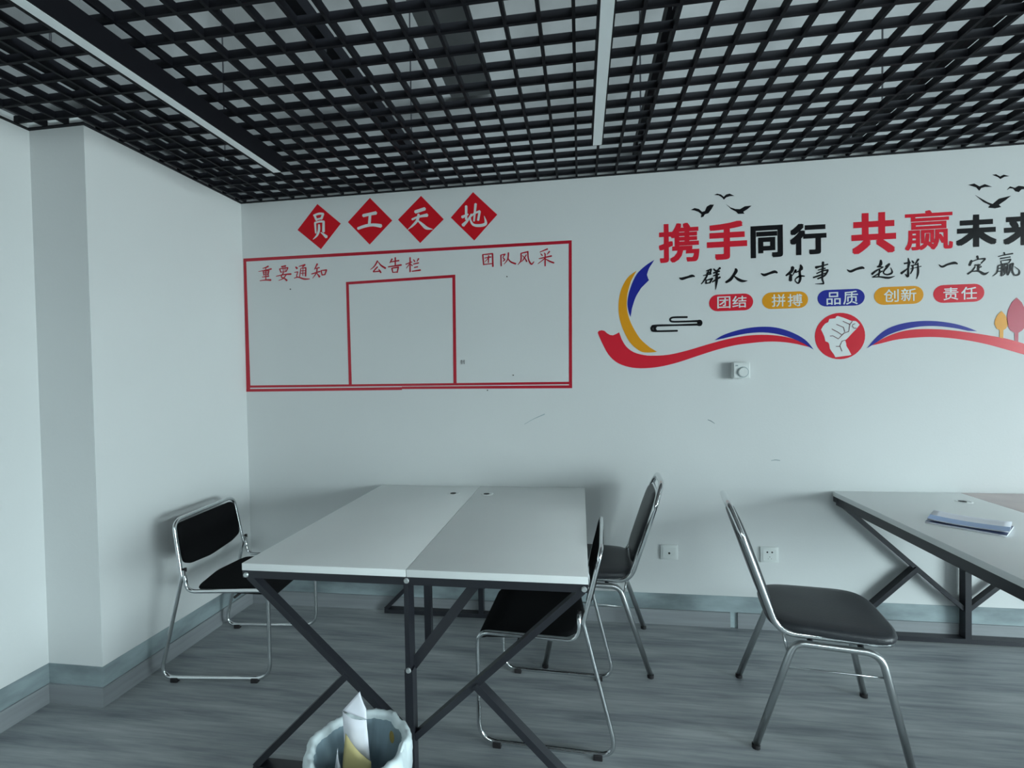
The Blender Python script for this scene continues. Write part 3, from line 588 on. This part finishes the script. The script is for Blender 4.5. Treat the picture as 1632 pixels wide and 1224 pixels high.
# ------------------------------------------------------------------ chairs
def sled_chair(x, y, rz, label, lean=0):
    T = empty('sled_chair', (x, y, 0), rz, label, 'chair', 'sled-base chairs at the left desk'); r = .0092; zf = .018; w_ = .228
    half = [(-.1345, .535), (-.130, .432), (.292, .436), (.292, zf), (-.278, zf), (-.150, .50), (-.196-lean, .765)]
    rad = [0, .055, .05, .075, .06, .04, .055]
    P = [(a_, -w_, c_) for a_, c_ in half]; P[-1] = (-.196-lean, -w_+.012, .765)
    Pm = [(a_, w_, c_) for a_, c_ in half[::-1]]; Pm[0] = (-.196-lean, w_-.012, .765)
    path = fillet(P+Pm, rad+rad[::-1]); bm = BM(); tube(bm, path, r, seg=12); fo = link('frame', bm, 'chrome', T, True)
    for s in (-1, 1):
        bm = BM(); tube(bm, [(-.1345, s*w_, .543), (-.1325, s*w_, .485)], r-.0002, seg=12); link('sleeve', bm, 'rubber', fo, True)
        for fx in (-.20, .215):
            link('foot_pad', box(BM(), (fx-.018, s*w_-.013, 0), (fx+.018, s*w_+.013, .022), .003), 'rubber', fo)
    # cross bar under the seat
    bm = BM(); tube(bm, [(.12, -w_, .404), (.12, w_, .404)], .006, seg=8); link('seat_crossbar', bm, 'rubber', T, True)
    # backrest pad
    out = []
    for a_, c_ in ((-.207, .745), (.207, .745), (.212, .64), (.205, .56), (.15, .535), (0, .515), (-.15, .535), (-.205, .56), (-.212, .64)): out.append((a_, c_, 0))
    pts = fillet(out, [.035, .035, .02, .03, .1, .3, .1, .03, .02], True, 4); pts = [(q.x, q.y) for q in pts]
    def fb(u, v, h):
        bend = -.028*(1-(u/.212)**2); xx = -.150-(v-.50)*(.174+lean/.265)
        return (xx+bend+h-.006, u, v+.0)
    bm = BM(); cushion(bm, pts, .020, .004, fb); link('backrest', bm, 'fabric', T, True)
    out = [(-.115, -.185, 0), (.03, -.212, 0), (.27, -.212, 0), (.302, -.19, 0), (.302, .19, 0), (.27, .212, 0), (.03, .212, 0), (-.115, .185, 0), (-.145, 0, 0)]
    pts = [(q.x, q.y) for q in fillet(out, [.06, .1, .03, .03, .03, .03, .1, .06, .2], True, 4)]
    def fs(u, v, h):
        sag = -.014*max(0, 1-((u-.04)/.2)**2)*(1 if abs(v) < .17 else .5)
        fr = -.03*max(0, (u-.20)/.1)**2; bk = .020*max(0, (-.02-u)/.12)
        return (u, v, .414+h+sag*(h > .005)*.6+fr+bk*.3)
    bm = BM(); cushion(bm, pts, .022, .006, fs); link('seat', bm, 'fabric', T, True)
    return T
ca = sled_chair(.331, -.510, RAD(5.7), 'chrome sled-base chair with black fabric seat, left of the left desk beside the wall')
ca.scale = (.915, 1.04, .972)
cb = sled_chair(1.926, -.757, RAD(177.5), 'chrome sled-base chair with black seat pushed under the right side of the left desk', .030)

cb.scale = (.895, 1, .985)
def banquet_chair(x, y, rz, label):
    T = empty('banquet_chair', (x, y, 0), rz, label, 'chair', 'banquet chairs with padded backs')
    for s in (-1, 1):
        P = [(-.250, s*.215, .012), (-.118, s*.190, .398), (.150, s*.190, .398), (.232, s*.215, .012)]
        bm = BM(); tube(bm, fillet(P, [0, .055, .065, 0], n=9), .0125, seg=12); la_ = link('leg_arch', bm, 'dchrome', T, True)
        for q in (P[0], P[3]): link('foot_cap', disc(BM(), (q[0], q[1], 0), .0145, .014, 'z', 14), 'rubber', la_)
        bm = BM(); tube(bm, [(-.145, s*.195, .305), (.168, s*.195, .318)], .003, seg=6); link('side_rod', bm, 'dchrome', T, True)
        bm = BM(); tube(bm, [(-.152, s*.172, .425), (-.135, s*.190, .345)], .005, seg=6); link('strut', bm, 'dchrome', T, True)
    for xx in (-.06, .10):
        bm = BM(); tube(bm, [(xx, -.19, .398), (xx, .19, .398)], .009, seg=8); link('seat_support', bm, 'steel', T, True)
    P = [(.205, -.165, .420), (-.165, -.172, .420), (-.285, -.172, .770), (-.322, -.105, .868), (-.322, .105, .868), (-.285, .172, .770), (-.165, .172, .420), (.205, .165, .420)]
    bm = BM(); tube(bm, fillet(P, [.06, .085, .07, .07, .07, .07, .085, .06], True, 8), .0125, True, 12); link('frame_tube', bm, 'chrome', T, True)
    bm = BM(); tube(bm, fillet([(-.290, -.165, .775), (-.302, -.09, .822), (-.302, .09, .822), (-.290, .165, .775)], .06), .008, seg=8); link('grip_bar', bm, 'chrome', T, True)
    out = [(-.150, .50, 0), (-.158, .70, 0), (-.145, .785, 0), (-.09, .815, 0), (.09, .815, 0), (.145, .785, 0), (.158, .70, 0), (.150, .50, 0), (.10, .475, 0), (-.10, .475, 0)]
    pts = [(q.x, q.y) for q in fillet(out, .05, True, 4)]
    def fb(u, v, h): return (-.165-(v-.42)*.343+h-.016, u, v+h*.3)
    bm = BM(); cushion(bm, pts, .032, .006, fb); link('backrest', bm, 'vinylseat', T, True)
    pts = []
    for k in range(48):
        a = 2*pi*k/48; ca, sa = cos(a), sin(a); e1 = .44
        u = .21*(abs(ca)**e1)*(1 if ca > 0 else -1); v = .195*(abs(sa)**e1)*(1 if sa > 0 else -1)
        v *= 1+.06*(u/.21); pts.append((u+.016, v))
    bm = BM(); cushion(bm, pts, .036, .012, lambda u, v, h: (u, v, .424+h)); link('seat', bm, 'vinylseat', T, True)
    return T
banquet_chair(2.955, -.700, RAD(-9.5), 'chrome banquet chair with black padded seat and back, alone left of the right desk')
banquet_chair(2.110, -.265, RAD(177), 'chrome banquet chair with dark padded back by the wall, right of the left desk')

# ------------------------------------------------------------------ waste bin
BX, BY, BR, BZ = 1.405, -1.440, .140, .345
T = empty('waste_bin', (BX, BY, 0), 0, 'round waste bin lined with a crumpled white plastic bag, in front of the left desk', 'waste bin')
bm = BM(); N = 40; rings = []
for z, r in ((0, .095), (.004, .10), (.10, .108), (.10, .105), (.010, .098)):
    rings.append([bm.verts.new((r*cos(2*pi*k/N), r*sin(2*pi*k/N), z)) for k in range(N)])
for a, c in zip(rings, rings[1:]):
    for k in range(N): bm.faces.new((a[k], a[(k+1) % N], c[(k+1) % N], c[k]))
bm.faces.new(rings[0]); bm.faces.new(rings[-1]); link('bin_body', bm, 'steel', T, True)
N = 96; rnd = random.Random(3); ph = [rnd.uniform(0, 6.28) for _ in range(8)]
def wr(a, z, amp): return amp*(.5*sin(7*a+ph[0]+z*9)+.35*sin(13*a+ph[1]-z*15)+.25*sin(23*a+ph[2]+z*20)+.2*sin(37*a+ph[3]))
def surf(prof, name, m):
    bm = BM(); rings = []
    for z, r, amp in prof:
        rings.append([bm.verts.new(((r+wr(2*pi*k/N, z, amp))*cos(2*pi*k/N), (r+wr(2*pi*k/N, z, amp))*sin(2*pi*k/N), z+.6*wr(2*pi*k/N+.7, 0, min(amp, .006)))) for k in range(N)])
    for a, c in zip(rings, rings[1:]):
        for k in range(N): bm.faces.new((a[k], a[(k+1) % N], c[(k+1) % N], c[k]))
    return link(name, bm, m, T, True)
surf([(.06, BR-.018, .008), (.12, BR-.006, .011), (.18, BR+.000, .010), (.23, BR+.004, .010), (.28, BR+.006, .010), (.31, BR+.008, .009), (.33, BR+.007, .008), (BZ-.003, BR+.002, .007), (BZ, BR-.006, .006), (BZ-.004, BR-.014, .005), (BZ-.012, BR-.017, .005), (BZ-.020, BR-.019, .005)], 'bin_bag', 'bag')
surf([(BZ-.020, BR-.019, .005), (.27, BR-.030, .009), (.20, BR-.042, .012), (.14, BR-.055, .012), (.12, .03, .006)], 'bag_lining', 'bag_shade')  # inner side of the bag, with its shade put into the colour
bm = BM(); disc(bm, (0, 0, 0), .016, .001, 'y', 14, .014); o = link('stain', bm, 'stain', T); o.location = (.070, .074, .308); o.rotation_euler = (RAD(-8), 0, RAD(-43)); o['label'] = 'mustard yellow stain'
# folded knot of bag at the right
bm = BM(); cushion(bm, [(.0, -.02), (.035, -.02), (.04, .0), (.03, .016), (0, .018)], .006, .004, lambda u, v, h: (BR*.93+h*1.2, .005+v*1.4, BZ-.11+u*3)); link('bag_fold', bm, 'bag', T, True)
def sheet(name, quad, m, parent=None, n=8, th=.0012, curl=.01, loc=None):
    a, b_, c, d = [Vector(q) for q in quad]; nn = (b_-a).cross(d-a).normalized(); bm = BM(); g0 = []; g1 = []
    for i in range(n+1):
        r0_ = []; r1_ = []
        for j in range(n+1):
            s, t_ = i/n, j/n; p_ = (a*(1-s)+b_*s)*(1-t_)+(d*(1-s)+c*s)*t_ + nn*curl*sin(pi*s)*(.4+.6*t_)
            r0_.append(bm.verts.new(p_)); r1_.append(bm.verts.new(p_+nn*th))
        g0.append(r0_); g1.append(r1_)
    for i in range(n):
        for j in range(n):
            bm.faces.new((g0[i][j], g0[i+1][j], g0[i+1][j+1], g0[i][j+1])); bm.faces.new((g1[i][j], g1[i][j+1], g1[i+1][j+1], g1[i+1][j]))
    for i in range(n):
        bm.faces.new((g0[i][0], g1[i][0], g1[i+1][0], g0[i+1][0])); bm.faces.new((g0[i][n], g0[i+1][n], g1[i+1][n], g1[i][n]))
        bm.faces.new((g0[0][i], g0[0][i+1], g1[0][i+1], g1[0][i])); bm.faces.new((g0[n][i], g1[n][i], g1[n][i+1], g0[n][i+1]))
    return link(name, bm, m, parent, True, loc)
e_ = empty('folded_paper', (BX, BY, .14), 0, 'folded white sheet of paper standing up out of the bin', 'paper')
sheet('sheet', [(-.035, 0, 0), (.045, 0, 0), (.022, .010, .263), (-.051, .010, .283)], 'paper', e_, curl=.014)
sheet('folded_flap', [(-.051, .011, .284), (.022, .011, .264), (.017, .020, .288), (-.003, .024, .335)], 'paper', e_, curl=.004)
o = sheet('kraft_paper', [(-.045, -.045, 0), (.055, -.050, 0), (.052, -.030, .175), (-.022, -.030, .250)], 'ypaper', None, curl=.008, loc=(BX, BY, .14)); tag(o, 'yellowish kraft paper scrap leaning in the bin before the white sheet', 'paper scrap')
o = sheet('paper_scrap', [(-.075, -.045, 0), (-.045, -.045, 0), (-.034, -.040, .16), (-.047, -.030, .205)], 'paper', None, curl=.004, loc=(BX, BY, .14)); tag(o, 'narrow grey paper strip at the left inside the bin', 'paper scrap')
bm = BM(); cushion(bm, [(.036*cos(k*.52)*(1+.25*sin(3*k)), .028*sin(k*.52)*(1+.2*cos(2*k))) for k in range(12)], .05, .02, lambda u, v, h: (u, v, h)); o = link('crumpled_wrapper', bm, 'brown', None, True, (BX-.035, BY+.030, .165)); tag(o, 'dark brown crumpled wrapper at the bottom of the bin', 'wrapper')

# ------------------------------------------------------------------ brochures on the right desk
def brochure(cx, cy, z, rz, m, lab, n_=0):
    e_ = empty('brochure', (cx, cy, z), rz, lab, 'brochure', 'brochures on the right desk')
    hw, hl = .085, .118
    bm = BM(); nx, ny = 10, 6; top_ = []; bot = []
    hgt = lambda s, t_: .0025+.006*n_*abs(s)**2.0*(1 if s < 0 else .7)
    for i in range(nx+1):
        s = -1+2*i/nx; top_.append([bm.verts.new((s*hl, (-1+2*j/ny)*hw, hgt(s, 0)+.0035)) for j in range(ny+1)]); bot.append([bm.verts.new((s*hl, (-1+2*j/ny)*hw, hgt(s, 0)*(.9 if n_ else 0)+.0)) for j in range(ny+1)])
    for i in range(nx):
        for j in range(ny):
            bm.faces.new((top_[i][j], top_[i+1][j], top_[i+1][j+1], top_[i][j+1])); bm.faces.new((bot[i][j], bot[i][j+1], bot[i+1][j+1], bot[i+1][j]))
    for i in range(nx):
        for g_, h_ in ((0, 0), (ny, ny)): bm.faces.new((top_[i][g_], top_[i+1][g_], bot[i+1][g_], bot[i][g_]))
    for j in range(ny):
        for g_ in (0, nx): bm.faces.new((top_[g_][j], top_[g_][j+1], bot[g_][j+1], bot[g_][j]))
    link('pages', bm, 'paper', e_, True)
    bm = BM()
    vs = []
    for i in range(nx+1):
        s = -1+2*i/nx; vs.append([bm.verts.new((s*hl, v_, hgt(s, 0)+.0038)) for v_ in ((-hw, -.012) if m == 'bluep' else (-hw, hw))])
    for i in range(nx): bm.faces.new((vs[i][0], vs[i+1][0], vs[i+1][1], vs[i][1]))
    link('printed_cover', bm, m, e_, True)
    return e_
ang = math.atan2(-.751+.581, 3.597-3.433)
brochure(3.590, -.562, .7505, RAD(-44), 'navy', 'dark blue brochure at the bottom of the small pile', 0)
brochure(3.602, -.548, .7568, RAD(-40), 'bluep', 'white and light blue brochure with curled corners on top of the pile', 1)
